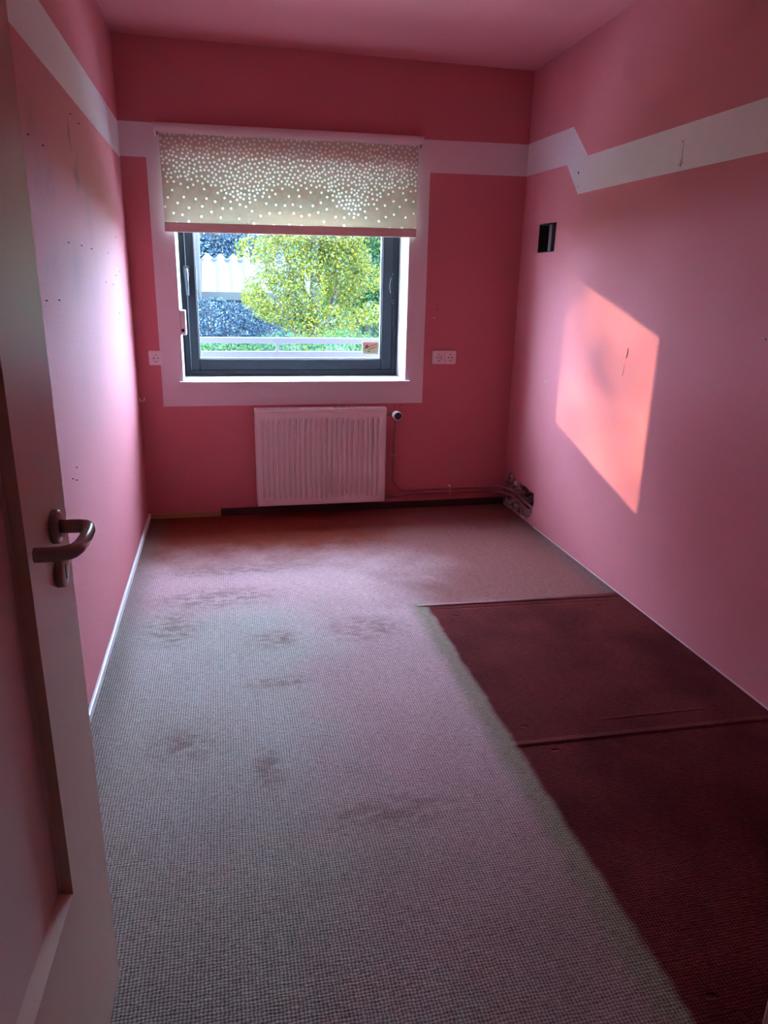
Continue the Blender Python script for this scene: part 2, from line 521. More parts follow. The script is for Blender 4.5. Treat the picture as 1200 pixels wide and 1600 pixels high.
def wall_sheet(name, outline, regions, holes, to3, thick, mats, hole_depth=None):
    """painted wall slab: face at depth 0, cut by holes; regions = [(polygon, material index)]"""
    verts, edges = [], []
    for poly in [outline] + [r[0] for r in regions] + holes:
        i0 = len(verts)
        verts += [Vector(q) for q in poly]
        edges += [(i0 + i, i0 + (i + 1) % len(poly)) for i in range(len(poly))]
    vo, eo, fo, *_ = delaunay_2d_cdt(verts, edges, [], 0, 1e-5)
    bm = bmesh.new()
    bv = [bm.verts.new(to3(v.x, v.y, 0)) for v in vo]
    for f in fo:
        c = (sum(vo[i].x for i in f) / len(f), sum(vo[i].y for i in f) / len(f))
        if not inside(c, outline) or any(inside(c, h_) for h_ in holes):
            continue
        fc = bm.faces.new([bv[i] for i in f])
        for poly, mi in regions:
            if inside(c, poly):
                fc.material_index = mi
    # rear face with through-holes only and rims
    back = [bm.verts.new(to3(u, v, thick)) for u, v in outline]
    front = [bm.verts.new(to3(u, v, 0)) for u, v in outline]
    n = len(outline)
    for i in range(n):
        bm.faces.new([front[i], back[i], back[(i + 1) % n], front[(i + 1) % n]])
    through = [h_ for h_, d in zip(holes, hole_depth or []) if d >= thick]
    if through:
        vv, ee = [], []
        for poly in [outline] + through:
            i0 = len(vv)
            vv += [Vector(q) for q in poly]
            ee += [(i0 + i, i0 + (i + 1) % len(poly)) for i in range(len(poly))]
        v2, e2, f2, *_ = delaunay_2d_cdt(vv, ee, [], 0, 1e-5)
        b2 = [bm.verts.new(to3(v.x, v.y, thick)) for v in v2]
        for f in f2:
            c = (sum(v2[i].x for i in f) / len(f), sum(v2[i].y for i in f) / len(f))
            if inside(c, outline) and not any(inside(c, h_) for h_ in through):
                bm.faces.new([b2[i] for i in f])
    else:
        bm.faces.new(back)
    for h_, d in zip(holes, hole_depth or []):
        a = [bm.verts.new(to3(u, v, 0)) for u, v in h_]
        b = [bm.verts.new(to3(u, v, min(d, thick))) for u, v in h_]
        for i in range(len(h_)):
            f = bm.faces.new([a[i], b[i], b[(i + 1) % len(h_)], a[(i + 1) % len(h_)]])
            f.material_index = len(mats) - 1
    bmesh.ops.remove_doubles(bm, verts=bm.verts, dist=1e-5)
    bmesh.ops.recalc_face_normals(bm, faces=bm.faces)
    o = obj(name, bm, mats)
    o['kind'] = 'structure'
    return o

# ---------------------------------------------------------------- room shell
W, H, YF = 2.225, 2.5, -3.82
BZ0, BZ1 = 1.952, 2.122
OX0, OX1, OZ0, OZ1 = 0.247, 1.538, 0.808, 1.93      # window opening
REV = 0.215                                          # reveal depth to the frame

# back wall with the window opening and the painted white band and border
bx0, bx1, bz0 = 0.128, 1.651, 0.664
band_back = [(0, BZ0), (bx0, BZ0), (bx0, bz0), (bx1, bz0 + 0.004), (bx1 - 0.002, BZ0 + 0.004), (W, BZ0 + 0.014), (W, BZ1 + 0.010), (1.6, BZ1), (0, BZ1 - 0.008)]
o = wall_sheet('wall_back', [(0, 0), (W, 0), (W, H), (0, H)], [(band_back, 1)],
               [[(OX0, OZ0), (OX1, OZ0), (OX1, OZ1), (OX0, OZ1)]], lambda u, v, d: (u, d, v), 0.36,
               ['pink', 'white_paint', 'white_paint'], [0.36])
tag(o, 'red-pink window wall with a white painted band and border around the window', 'wall')

# left wall
band_left = [(0, BZ0 - 0.010), (0, BZ1 - 0.008), (-3.0, 2.09), (-3.0, 1.90), (-2.1, 1.932)]
o = wall_sheet('wall_left', [(0.0, 0), (YF, 0), (YF, H), (0.0, H)], [(band_left, 1)], [],
               lambda u, v, d: (-d, u, v), 0.12, ['pink_left', 'white_paint'])
tag(o, 'scuffed pink wall on the left with a sloping white band', 'wall')

# right wall: zigzag band, square box hole, broken hole at the floor
band_right = [(0, BZ0 + 0.014), (-0.518, 1.953), (-0.670, 1.801), (-1.25, 1.795), (-2.0, 1.784), (YF, 1.76), (YF, 1.925), (-1.956, 1.950), (-0.740, 1.963), (-0.559, 2.121), (0, BZ1 + 0.012)]
HOLE_BOX = [(-0.236, 1.541), (-0.236, 1.692), (-0.458, 1.688), (-0.450, 1.541)]
HOLE_PIPE = [(-0.012, 0.012), (-0.012, 0.115), (-0.022, 0.165), (-0.055, 0.19), (-0.085, 0.226), (-0.117, 0.243), (-0.147, 0.249), (-0.160, 0.225), (-0.185, 0.212), (-0.25, 0.214), (-0.30, 0.202), (-0.345, 0.208), (-0.41, 0.196), (-0.464, 0.198), (-0.476, 0.15), (-0.468, 0.10), (-0.455, 0.062), (-0.42, 0.035), (-0.37, 0.02), (-0.354, 0.006), (-0.20, 0.008), (-0.1, 0.005)]
o = wall_sheet('wall_right', [(0.0, 0), (YF, 0), (YF, H), (0.0, H)], [(band_right, 1)], [HOLE_BOX, HOLE_PIPE],
               lambda u, v, d: (W + d, u, v), 0.15, ['pink', 'white_paint', 'masonry'], [0.07, 0.10])
wall_right = o
tag(o, 'pink wall on the right with a zigzag white band and sun patch', 'wall')

# rough broken bottom of the pipe chase: shallow at the near edge, deep black pocket to the right
bm = bmesh.new()
rnd = random.Random(5)
NY, NZ = 30, 18
gv = {}
for i in range(NY + 1):
    for j in range(NZ + 1):
        yy = 0.0 - 0.49 * i / NY
        zz = -0.0 + 0.26 * j / NZ
        deep = 0.030 + rnd.uniform(-0.012, 0.012)
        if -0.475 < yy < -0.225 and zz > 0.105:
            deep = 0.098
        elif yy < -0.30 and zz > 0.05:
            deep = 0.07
        elif zz < 0.06 and yy > -0.36:
            deep = 0.014 + rnd.uniform(-0.004, 0.006)
        gv[i, j] = bm.verts.new((W + deep, yy, zz))
for i in range(NY):
    for j in range(NZ):
        f = bm.faces.new([gv[i, j], gv[i + 1, j], gv[i + 1, j + 1], gv[i, j + 1]])
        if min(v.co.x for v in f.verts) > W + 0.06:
            f.material_index = 1  # shade of the deep pocket painted on as black
bmesh.ops.recalc_face_normals(bm, faces=bm.faces)
obj('masonry_cavity', bm, ['masonry', 'black'], wall_right)
# broken plaster lumps on the rim of the hole
for n_, (yy, zz, s) in enumerate([(-0.075, 0.205, 0.030), (-0.12, 0.222, 0.026), (-0.05, 0.165, 0.028), (-0.20, 0.195, 0.03), (-0.215, 0.165, 0.024),
                                 (-0.10, 0.04, 0.034), (-0.19, 0.032, 0.036), (-0.28, 0.028, 0.036), (-0.335, 0.035, 0.026), (-0.15, 0.175, 0.026)]):
    bm = bmesh.new()
    bmesh.ops.create_icosphere(bm, subdivisions=1, radius=s)
    rr = random.Random(n_)
    for v in bm.verts:
        v.co = Vector((v.co.x * 0.55, v.co.y * 1.1, v.co.z * 0.9)) * rr.uniform(0.7, 1.15)
    obj('plaster_chunk', bm, 'masonry' if n_ % 3 else 'chip', wall_right, loc=(W + 0.022, yy, zz))

# floor, ceiling, front wall with doorway, hall behind the camera
bm = bmesh.new()
add_box(bm, (-0.9, -5.7, -0.15), (2.7, 0.0, 0.0))
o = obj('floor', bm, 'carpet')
tag(o, 'worn woven carpet, faded grey with a dark red unfaded field', 'floor', kind='structure')
bm = bmesh.new()
add_box(bm, (-0.9, -5.7, H), (2.7, 0.36, H + 0.15))
o = obj('ceiling', bm, 'pink_ceiling')
tag(o, 'pink painted ceiling', 'ceiling', kind='structure')
DX0, DX1, DZ = 0.165, 0.966, 2.0
o = wall_sheet('wall_front', [(0, 0), (DX0 - 0.02, 0), (DX0 - 0.02, DZ + 0.02), (DX1 + 0.02, DZ + 0.02), (DX1 + 0.02, 0), (W, 0), (W, H), (0, H)], [], [],
               lambda u, v, d: (u, YF - d, v), 0.12, ['pink', 'pink'])
tag(o, 'pink wall holding the doorway', 'wall')
for nm, a, b in [('wall_hall_left', (-0.9, -5.7, 0), (-0.8, YF - 0.12, H)), ('wall_hall_right', (2.6, -5.7, 0), (2.7, YF - 0.12, H)),
                 ('wall_hall_back', (-0.8, -5.7, 0), (2.6, -5.6, H)), ('wall_hall_front_left', (-0.8, YF - 0.12, 0), (-0.001, YF - 0.02, H)),
                 ('wall_hall_front_right', (W + 0.001, YF - 0.12, 0), (2.6, YF - 0.02, H))]:
    tag(box(nm, a, b, 'hall_paint'), 'plain hall wall behind the doorway, ' + nm.replace('wall_hall_', '').replace('_', ' ') + ' side', 'wall', kind='structure')

# door lining and casing
tr1 = empty('trim_1', (DX1, YF - 0.06, 0))
tag(tr1, 'off-white door frame around the doorway', 'door frame', kind='structure')
def tbox(name, a, b, mat, par, bevel=0.003):
    bm = bmesh.new()
    add_box(bm, a, b)
    off = par.location
    bmesh.ops.translate(bm, verts=bm.verts, vec=-Vector(off))
    return obj(name, bm, mat, par, bevel=bevel)
tbox('jamb', (DX1, YF - 0.125, 0), (DX1 + 0.02, YF, DZ), 'door', tr1)
tbox('jamb', (DX0 - 0.02, YF - 0.125, 0), (DX0, YF, DZ), 'door', tr1)
tbox('head', (DX0 - 0.02, YF - 0.125, DZ), (DX1 + 0.02, YF, DZ + 0.02), 'door', tr1)
tbox('casing', (DX1 + 0.002, YF, 0), (DX1 + 0.07, YF + 0.015, DZ + 0.07), 'door', tr1)
tbox('casing', (DX0 - 0.07, YF, 0), (DX0 - 0.002, YF + 0.015, DZ + 0.07), 'door', tr1)

# skirtings
o = box('baseboard_left', (0.0, YF + 0.02, 0.0), (0.012, 0.0, 0.032), 'white_gloss', bevel=0.003)
tag(o, 'white skirting strip along the left wall', 'baseboard', kind='structure')
o = box('baseboard_back', (0.418, -0.014, 0.0), (W, 0.0, 0.046), 'brown_base', bevel=0.003)
tag(o, 'dark brown skirting under the radiator', 'baseboard', kind='structure')
o = box('wood_batten', (0.02, -0.016, 0.0), (0.416, 0.0, 0.030), 'wood', bevel=0.002)
tag(o, 'bare tan wood strip at the floor in the left window corner', 'batten')
o = box('trim_2', (W - 0.004, YF + 0.02, 0.0), (W, -0.50, 0.005), 'clip')
tag(o, 'thin pale sealing strip at the foot of the right wall', 'trim', kind='structure')

# ---------------------------------------------------------------- window
win = empty('window_1', (0, REV, 0))
tag(win, 'dark grey framed window with a half-lowered blind', 'window', kind='structure')
def wbox(name, a, b, mat, par=None, bevel=0.0025):
    bm = bmesh.new()
    add_box(bm, a, b)
    bmesh.ops.translate(bm, verts=bm.verts, vec=(0, -REV, 0))
    return obj(name, bm, mat, par or win, bevel=bevel)
FW = 0.036
fy0, fy1 = REV + 0.012, REV + 0.085
# fixed frame
for nm, a, b in [('frame_stile', (OX0, fy0, OZ0), (OX0 + FW, fy1, OZ1)), ('frame_stile', (OX1 - FW, fy0, OZ0), (OX1, fy1, OZ1)),
                 ('frame_rail', (OX0 + FW, fy0, OZ0), (OX1 - FW, fy1, OZ0 + FW)), ('frame_rail', (OX0 + FW, fy0, OZ1 - FW), (OX1 - FW, fy1, OZ1))]:
    wbox(nm, a, b, 'window_frame')
# sash, standing proud of the frame
SX0, SX1, SZ0, SZ1 = OX0 + FW + 0.003, OX1 - FW - 0.003, OZ0 + FW + 0.003, OZ1 - FW - 0.003
GX0, GX1, GZ0, GZ1 = 0.334, 1.434, 0.908, 1.81
sy0, sy1 = REV, REV + 0.06
for nm, a, b in [('sash_stile', (SX0, sy0, SZ0), (GX0, sy1, SZ1)), ('sash_stile', (GX1, sy0, SZ0), (SX1, sy1, SZ1)),
                 ('sash_rail', (GX0, sy0, SZ0), (GX1, sy1, GZ0)), ('sash_rail', (GX0, sy0, GZ1), (GX1, sy1, SZ1))]:
    wbox(nm, a, b, 'window_frame', bevel=0.004)
for a, b in [((GX0, sy0 + 0.012, GZ0), (GX0 + 0.007, sy0 + 0.036, GZ1)), ((GX1 - 0.007, sy0 + 0.012, GZ0), (GX1, sy0 + 0.036, GZ1)),
             ((GX0 + 0.007, sy0 + 0.012, GZ0), (GX1 - 0.007, sy0 + 0.036, GZ0 + 0.007)), ((GX0 + 0.007, sy0 + 0.012, GZ1 - 0.007), (GX1 - 0.007, sy0 + 0.036, GZ1))]:
    wbox('pane_spacer', a, b, 'spacer', bevel=0)
bm = bmesh.new()
add_box(bm, (GX0 - 0.004, 0.022, GZ0 - 0.004), (GX1 + 0.004, 0.026, GZ1 + 0.004))
obj('pane', bm, 'pane', win)
# window handle on the left sash stile
wbox('handle_base', (0.272, REV - 0.012, 1.375), (0.304, REV, 1.432), 'handle_grey')
sweep('handle', [(0.288, -0.012, 1.41), (0.288, -0.045, 1.41), (0.288, -0.052, 1.400), (0.288, -0.052, 1.36), (0.290, -0.052, 1.27)], [0.010, 0.010, 0.011, 0.011, 0.009], 'handle_grey', win, seg=10)
# scratches and paint spots on the right sash stile
for pts in [[(1.487, 1.395), (1.482, 1.375), (1.479, 1.35), (1.481, 1.325), (1.485, 1.305)]]:
    sweep('paint_scratch', [(a_, -0.0008, b_) for a_, b_ in pts], 0.0016, 'pale_plaster', win, seg=5)
for a_, b_ in [(1.497, 1.262), (1.503, 1.245), (1.497, 1.415)]:
    lathe('paint_spot', (a_, 0.0, b_), (0, -1, 0), [(-0.001, 0.003), (0.001, 0.0025)], 'pale_plaster', win, seg=8)
# inner sill board and outer sheet
bm = bmesh.new()
add_box(bm, (0.226, -0.03, 0.775), (1.562, 0.0, 0.806))
add_box(bm, (OX0, 0.0, 0.785), (OX1, REV + 0.02, 0.806))
bmesh.ops.translate(bm, verts=bm.verts, vec=(0, -REV, 0))
obj('sill_board', bm, 'white_gloss', win)
wbox('outer_sill', (OX0, REV + 0.085, 0.79), (OX1, 0.40, 0.81), 'rail')

# photo sticker on the pane
st = empty('window_sticker', (1.318, REV + 0.018, 0.94))
tag(st, 'small orange and sand coloured picture sticker in the corner of the window pane', 'sticker')
def sbox(name, a, b, mat):
    bm = bmesh.new()
    add_box(bm, a, b)
    return obj(name, bm, mat, st)
M['st_border'] = Mat('sticker_border', (0.55, 0.50, 0.47), 0.5).m
M['st_orange'] = Mat('sticker_orange', (0.50, 0.17, 0.10), 0.5).m
M['st_sand'] = Mat('sticker_sand', (0.36, 0.25, 0.13), 0.5).m
M['st_dark'] = Mat('sticker_dark', (0.03, 0.02, 0.02), 0.5).m
M['st_red'] = Mat('sticker_red', (0.5, 0.02, 0.02), 0.5).m
sbox('border', (0, 0, 0), (0.102, 0.004, 0.074), 'st_border')
sbox('picture_ground', (0.006, -0.001, 0.005), (0.096, 0.002, 0.040), 'st_sand')
sbox('picture_sky', (0.006, -0.001, 0.040), (0.096, 0.002, 0.069), 'st_orange')
def spoly(name, poly, mat, d=0.0018):
    bm = bmesh.new()
    add_prism(bm, poly, lambda u, v, dd: (u, dd, v), -d, 0.001)
    bmesh.ops.recalc_face_normals(bm, faces=bm.faces)
    obj(name, bm, mat, st)
spoly('picture_line', [(0.010, 0.030), (0.094, 0.060), (0.094, 0.064), (0.010, 0.035)], 'st_dark')
spoly('picture_line', [(0.040, 0.024), (0.094, 0.044), (0.094, 0.048), (0.040, 0.029)], 'st_dark')
spoly('picture_figure', [(0.018, 0.036), (0.036, 0.034), (0.038, 0.052), (0.030, 0.060), (0.020, 0.052)], 'st_dark')
spoly('picture_figure', [(0.024, 0.052), (0.036, 0.050), (0.037, 0.058), (0.028, 0.060)], 'st_red', 0.0022)
spoly('picture_figure', [(0.034, 0.012), (0.048, 0.012), (0.048, 0.018), (0.034, 0.018)], 'st_dark')

# shutter-strap winder on the left reveal
sw = empty('strap_winder', (OX0, 0.05, 1.06))
tag(sw, 'small white shutter strap guide on the left window reveal', 'strap winder')
bm = bmesh.new()
add_prism(bm, rrect(-0.045, 0.0, 0.035, 0.135, 0.008), lambda u, v, d: (d, u, v), 0.0, 0.030)
bmesh.ops.recalc_face_normals(bm, faces=bm.faces)
obj('housing', bm, 'socket_white', sw, bevel=0.003)
bm = bmesh.new(); add_box(bm, (0.006, -0.047, 0.018), (0.020, -0.044, 0.034)); obj('strap_slot', bm, 'black', sw)
bm = bmesh.new(); add_box(bm, (0.010, -0.007, 0.130), (0.012, 0.011, 0.87)); obj('strap', bm, 'socket_white', sw)

# ---------------------------------------------------------------- roller blind
bl = empty('roller_blind', (0.88, -0.04, 2.10))
tag(bl, 'beige roller blind with pale dots, half lowered over the window', 'roller blind')
def blc(bm):
    bmesh.ops.translate(bm, verts=bm.verts, vec=-bl.location)
    return bm
BX0, BX1 = 0.178, 1.590
TILT = 0.018
def tz(x_):                       # the rod hangs slightly out of level
    return TILT * (x_ - BX0) / (BX1 - BX0)
bm = bmesh.new()
prof = arc(-0.045, 2.087, 0.024, PI * 0.5, PI * 1.5, 8) + [(-0.002, 2.063), (-0.002, 2.111)]
rA = [bm.verts.new((BX0 + 0.006, a_, b_ + tz(BX0))) for a_, b_ in prof]
rB = [bm.verts.new((BX1 - 0.006, a_, b_ + tz(BX1))) for a_, b_ in prof]
for i in range(len(prof)):
    bm.faces.new([rA[i], rA[(i + 1) % len(prof)], rB[(i + 1) % len(prof)], rB[i]])
bm.faces.new(rA); bm.faces.new(rB)
bmesh.ops.recalc_face_normals(bm, faces=bm.faces)
obj('cassette', blc(bm), 'white_gloss', bl)
for xa, xb in [(BX0, BX0 + 0.007), (BX1 - 0.007, BX1)]:
    bm = bmesh.new()
    add_prism(bm, arc(-0.045, 2.085, 0.028, PI * 0.5, PI * 1.5, 8) + [(0.0, 2.05), (0.0, 2.113)], lambda u, v, d: (d, u, v + tz(d)), xa, xb)
    bmesh.ops.recalc_face_normals(bm, faces=bm.faces)
    cap = obj('end_cap', blc(bm), 'white_gloss', bl)
    xm = (xa + xb) / 2
    bm = bmesh.new()
    add_box(bm, (xm - 0.004 + (0.012 if xa < 1 else -0.012), -0.058, 2.052 + tz(xm)), (xm + 0.004 + (0.012 if xa < 1 else -0.012), -0.046, 2.068 + tz(xm)))
    obj('bracket_clip', blc(bm), 'brass', cap)
# cloth with printed dots: one sheet, the dots are their own faces
FX0, FX1 = 0.202, 1.566
FZT, FZB = 2.075, 1.632
FY = -0.040
rnd = random.Random(11)
def spacing(u, v):
    vb = 0.50 + 0.22 * math.exp(-((u - 0.30) / 0.10) ** 2) + 0.30 * math.exp(-((u - 0.74) / 0.10) ** 2)
    s = 0.0178 if v > 0.12 else 0.0195
    t = (v - vb + 0.06) / 0.16
    t = max(0.0, min(1.0, t))
    return s + (0.046 - s) * t * t + (0.02 if v > 0.88 else 0)
dots = []
cell = {}
for _ in range(60000):
    u, v = rnd.random(), rnd.random() * 0.985
    x_ = FX0 + 0.006 + u * (FX1 - FX0 - 0.012)
    z_ = FZT - v * (FZT - FZB) - 0.008
    s = spacing(u, v) * rnd.uniform(0.88, 1.25)
    ci, cj = int(x_ / 0.07), int(z_ / 0.07)
    ok = True
    for a in (-1, 0, 1):
        for b in (-1, 0, 1):
            for q in cell.get((ci + a, cj + b), ()):
                if (q[0] - x_) ** 2 + (q[1] - z_) ** 2 < s * s:
                    ok = False
                    break
            if not ok:
                break
        if not ok:
            break
    if ok and z_ > FZB + 0.006:
        cell.setdefault((ci, cj), []).append((x_, z_))
        dots.append((x_, z_))
DR = 0.0067
SEG = 8
verts = [Vector(q) for q in [(FX0, FZB), (FX1, FZB), (FX1, FZT), (FX0, FZT)]]
edges = [(0, 1), (1, 2), (2, 3), (3, 0)]
for x_, z_ in dots:
    i0 = len(verts)
    for s in range(SEG):
        a = 2 * PI * s / SEG
        verts.append(Vector((x_ + DR * math.cos(a), min(max(z_ + DR * math.sin(a), FZB + 1e-4), FZT - 1e-4))))
        edges.append((i0 + s, i0 + (s + 1) % SEG))
vo, eo, fo, *_ = delaunay_2d_cdt(verts, edges, [], 0, 1e-6)
me = bpy.data.meshes.new('fabric')
def fz(x_, z_):
    return z_ + TILT * (x_ - FX0) / (FX1 - FX0)
me.from_pydata([(v.x - 0.88, FY + 0.04, fz(v.x, v.y) - 2.10) for v in vo], [], [list(f) for f in fo])
me.materials.append(M['blind'])
me.materials.append(M['blind_dot'])
D = np.array(dots)
cen = np.array([[sum(vo[i].x for i in f) / len(f), sum(vo[i].y for i in f) / len(f)] for f in fo])
mi = np.zeros(len(fo), dtype=np.int32)
for s in range(0, len(cen), 2000):
    d2 = ((cen[s:s + 2000, None, :] - D[None]) ** 2).sum(-1).min(1)
    mi[s:s + 2000] = (d2 < (DR * 0.97) ** 2)
me.polygons.foreach_set('material_index', mi)
fab = bpy.data.objects.new('fabric', me)
COL.objects.link(fab)
fab.parent = bl
# weighted hem bar
bm = bmesh.new()
for (xa, xb) in [(FX0, FX1)]:
    pr = rrect(-0.049, 1.592, -0.034, 1.640, 0.006, 3)
    rA = [bm.verts.new((xa, a_, b_)) for a_, b_ in pr]
    rB = [bm.verts.new((xb, a_, b_ + TILT)) for a_, b_ in pr]
    n = len(pr)
    for i in range(n):
        bm.faces.new([rA[i], rA[(i + 1) % n], rB[(i + 1) % n], rB[i]])
    bm.faces.new(rA); bm.faces.new(rB)
bmesh.ops.recalc_face_normals(bm, faces=bm.faces)
obj('hem_bar', blc(bm), 'blind_hem', bl)

# ---------------------------------------------------------------- radiator
RX0, RX1, RZ0, RZ1 = 0.636, 1.405, 0.074, 0.656
RYF, RYB = -0.105, -0.03
rad = empty('radiator', ((RX0 + RX1) / 2, -0.07, RZ0))
tag(rad, 'white ribbed panel radiator mounted under the window', 'radiator')
def rc(bm):
    bmesh.ops.translate(bm, verts=bm.verts, vec=-rad.location)
    return bm
def ribbed(y_front, sign, mat, name):
    bm = bmesh.new()
    NR = 23
    xs = []
    e = 0.030
    xs += [(RX0, 0.0), (RX0 + 0.004, 1.0), (RX0 + e, 1.0)]
    pitch = (RX1 - RX0 - 2 * e) / NR
    for i in range(NR):
        b_ = RX0 + e + i * pitch
        for fr_, d_ in [(0.12, 1.0), (0.24, 0.1), (0.58, 0.1), (0.70, 1.0)]:
            xs.append((b_ + fr_ * pitch, d_))
    xs += [(RX1 - e, 1.0), (RX1 - 0.004, 1.0), (RX1, 0.0)]
    zs = [(RZ0, 0, 0.0), (RZ0 + 0.006, 0, 1.0), (RZ0 + 0.040, 0, 1), (RZ0 + 0.060, 1, 1), (RZ1 - 0.072, 1, 1), (RZ1 - 0.052, 0, 1), (RZ1 - 0.020, 0, 1.0), (RZ1 - 0.012, 0, 0.0)]
    g = {}
    for i, (x_, d_) in enumerate(xs):
        for j, (z_, rib, edge) in enumerate(zs):
            dep = 1.0
            if edge == 0 or i in (0, len(xs) - 1):
                dep = 0.0
            elif rib and 2 < i < len(xs) - 3:
                dep = d_
            g[i, j] = bm.verts.new((x_, y_front + sign * 0.014 * (1 - dep), z_))
    for i in range(len(xs) - 1):
        for j in range(len(zs) - 1):
            bm.faces.new([g[i, j], g[i + 1, j], g[i + 1, j + 1], g[i, j + 1]])
    bmesh.ops.recalc_face_normals(bm, faces=bm.faces)
    o = obj(name, rc(bm), mat, rad)
    return o
ribbed(RYF, 1, 'rad_white', 'front_panel')
ribbed(RYB, -1, 'rad_white', 'rear_panel')
def rbox(name, a, b, mat, bevel=0.002, par=None):
    bm = bmesh.new()
    add_box(bm, a, b)
    return obj(name, rc(bm), mat, rad if par is None else par, bevel=bevel)
rbox('side_panel', (RX0 - 0.003, RYF + 0.006, RZ0 + 0.01), (RX0 + 0.001, RYB - 0.004, RZ1), 'rad_white')
rbox('side_panel', (RX1 - 0.001, RYF + 0.006, RZ0 + 0.01), (RX1 + 0.003, RYB - 0.004, RZ1), 'rad_white')
rbox('core', (RX0 + 0.01, RYF + 0.022, RZ0 + 0.02), (RX1 - 0.01, RYB - 0.022, RZ1 - 0.035), 'rad_dark', 0)
# slotted top grille
bm = bmesh.new()
add_box(bm, (RX0, RYF + 0.002, RZ1 - 0.016), (RX1, RYF + 0.008, RZ1))
add_box(bm, (RX0, RYB - 0.010, RZ1 - 0.008), (RX1, RYB - 0.004, RZ1))
ns = 56
for i in range(ns + 1):
    xc = RX0 + 0.003 + (RX1 - RX0 - 0.006) * i / ns
    add_box(bm, (xc - 0.0028, RYF + 0.008, RZ1 - 0.006), (xc + 0.0028, RYB - 0.010, RZ1 - 0.001))
obj('top_grille', rc(bm), 'rad_white', rad)
for xb_ in (RX0 + 0.12, RX1 - 0.12):
    rbox('wall_bracket', (xb_ - 0.015, RYB - 0.004, RZ0 + 0.06), (xb_ + 0.015, 0.0, RZ1 - 0.06), 'rad_white')
# vent plug top left, valve and thermostat top right, return valve bottom right
cyl('vent_plug', tuple(Vector((RX0, -0.068, RZ1 - 0.028)) - rad.location), tuple(Vector((RX0 - 0.014, -0.068, RZ1 - 0.028)) - rad.location), 0.008, 'brass', rad)
VX, VZ = 1.468, 0.612
def L(*c):
    return tuple(Vector(c) - rad.location)
val = cyl('valve_body', L(RX1, -0.068, VZ), L(VX + 0.01, -0.068, VZ), 0.011, 'brass', rad)
cyl('valve_nut', L(RX1 + 0.012, -0.068, VZ), L(RX1 + 0.030, -0.068, VZ), 0.016, 'brass', rad, seg=6)
cyl('valve_elbow', L(VX, -0.068, VZ + 0.012), L(VX, -0.068, VZ - 0.035), 0.012, 'brass', rad)
th = lathe('thermostat_head', L(VX, -0.070, VZ), (0, -1, 0), [(0, 0.016), (0.012, 0.018), (0.016, 0.025), (0.060, 0.0275), (0.068, 0.026), (0.071, 0.021)], 'rad_white', rad, seg=28)
lathe('thermostat_face', L(VX, -0.1405, VZ), (0, -1, 0), [(0.0, 0.0215), (0.002, 0.0212), (0.003, 0.019)], 'dark_plastic', th, seg=28)
RZV = 0.098
cyl('return_valve', L(RX1, -0.068, RZV), L(RX1 + 0.045, -0.068, RZV), 0.010, 'brass', rad)
cyl('return_nut', L(RX1 + 0.006, -0.068, RZV), L(RX1 + 0.020, -0.068, RZV), 0.014, 'brass', rad, seg=6)
cyl('return_nut', L(RX1 + 0.034, -0.068, RZV), L(RX1 + 0.048, -0.068, RZV), 0.013, 'brass', rad, seg=6)

# heating pipes
def bend(c, r, a0, a1, n, to3):
    return [to3(c[0] + r * math.cos(a0 + (a1 - a0) * i / n), c[1] + r * math.sin(a0 + (a1 - a0) * i / n)) for i in range(n + 1)]
PR = 0.0085
PY = -0.035
hp = empty('heating_pipe', (VX, PY, 0.13))
tag(hp, 'red-brown supply pipe dropping from the radiator thermostat and bending along the wall', 'pipe', 'radiator pipes')
pts = [(VX, -0.068, VZ - 0.03), (VX, -0.066, VZ - 0.06), (VX + 0.002, PY - 0.012, VZ - 0.10), (VX + 0.003, PY, VZ - 0.14), (VX + 0.003, PY, 0.42), (VX + 0.003, PY, 0.30)]
pts += bend((VX + 0.083, 0.210), 0.08, PI, 1.5 * PI, 8, lambda a_, b_: (a_, PY, b_))
pts += [(1.8, PY, 0.129), (2.10, PY, 0.127)]
pts += [(2.18, PY - 0.006, 0.126), (2.215, PY - 0.03, 0.124), (2.236, PY - 0.08, 0.120), (2.243, -0.20, 0.112), (2.247, -0.32, 0.099), (2.252, -0.42, 0.088), (2.275, -0.455, 0.085), (2.32, -0.46, 0.085)]
sweep('tube', [tuple(Vector(q) - hp.location) for q in pts], PR, 'pipe', hp, seg=12)
hq = empty('heating_pipe', (RX1 + 0.05, PY, 0.095))
tag(hq, 'red-brown return pipe from the lower radiator valve along the skirting', 'pipe', 'radiator pipes')
pts = [(RX1 + 0.045, -0.068, RZV), (RX1 + 0.07, -0.066, RZV), (RX1 + 0.12, PY - 0.008, 0.098), (1.56, PY, 0.102), (1.62, PY, 0.106), (1.80, PY, 0.104), (2.08, PY, 0.100), (2.16, PY - 0.012, 0.098), (2.205, PY - 0.05, 0.095), (2.230, PY - 0.11, 0.090), (2.238, -0.25, 0.078), (2.242, -0.36, 0.062), (2.248, -0.43, 0.055), (2.27, -0.458, 0.055), (2.32, -0.46, 0.055)]
sweep('tube', [tuple(Vector(q) - hq.location) for q in pts], PR, 'pipe', hq, seg=12)
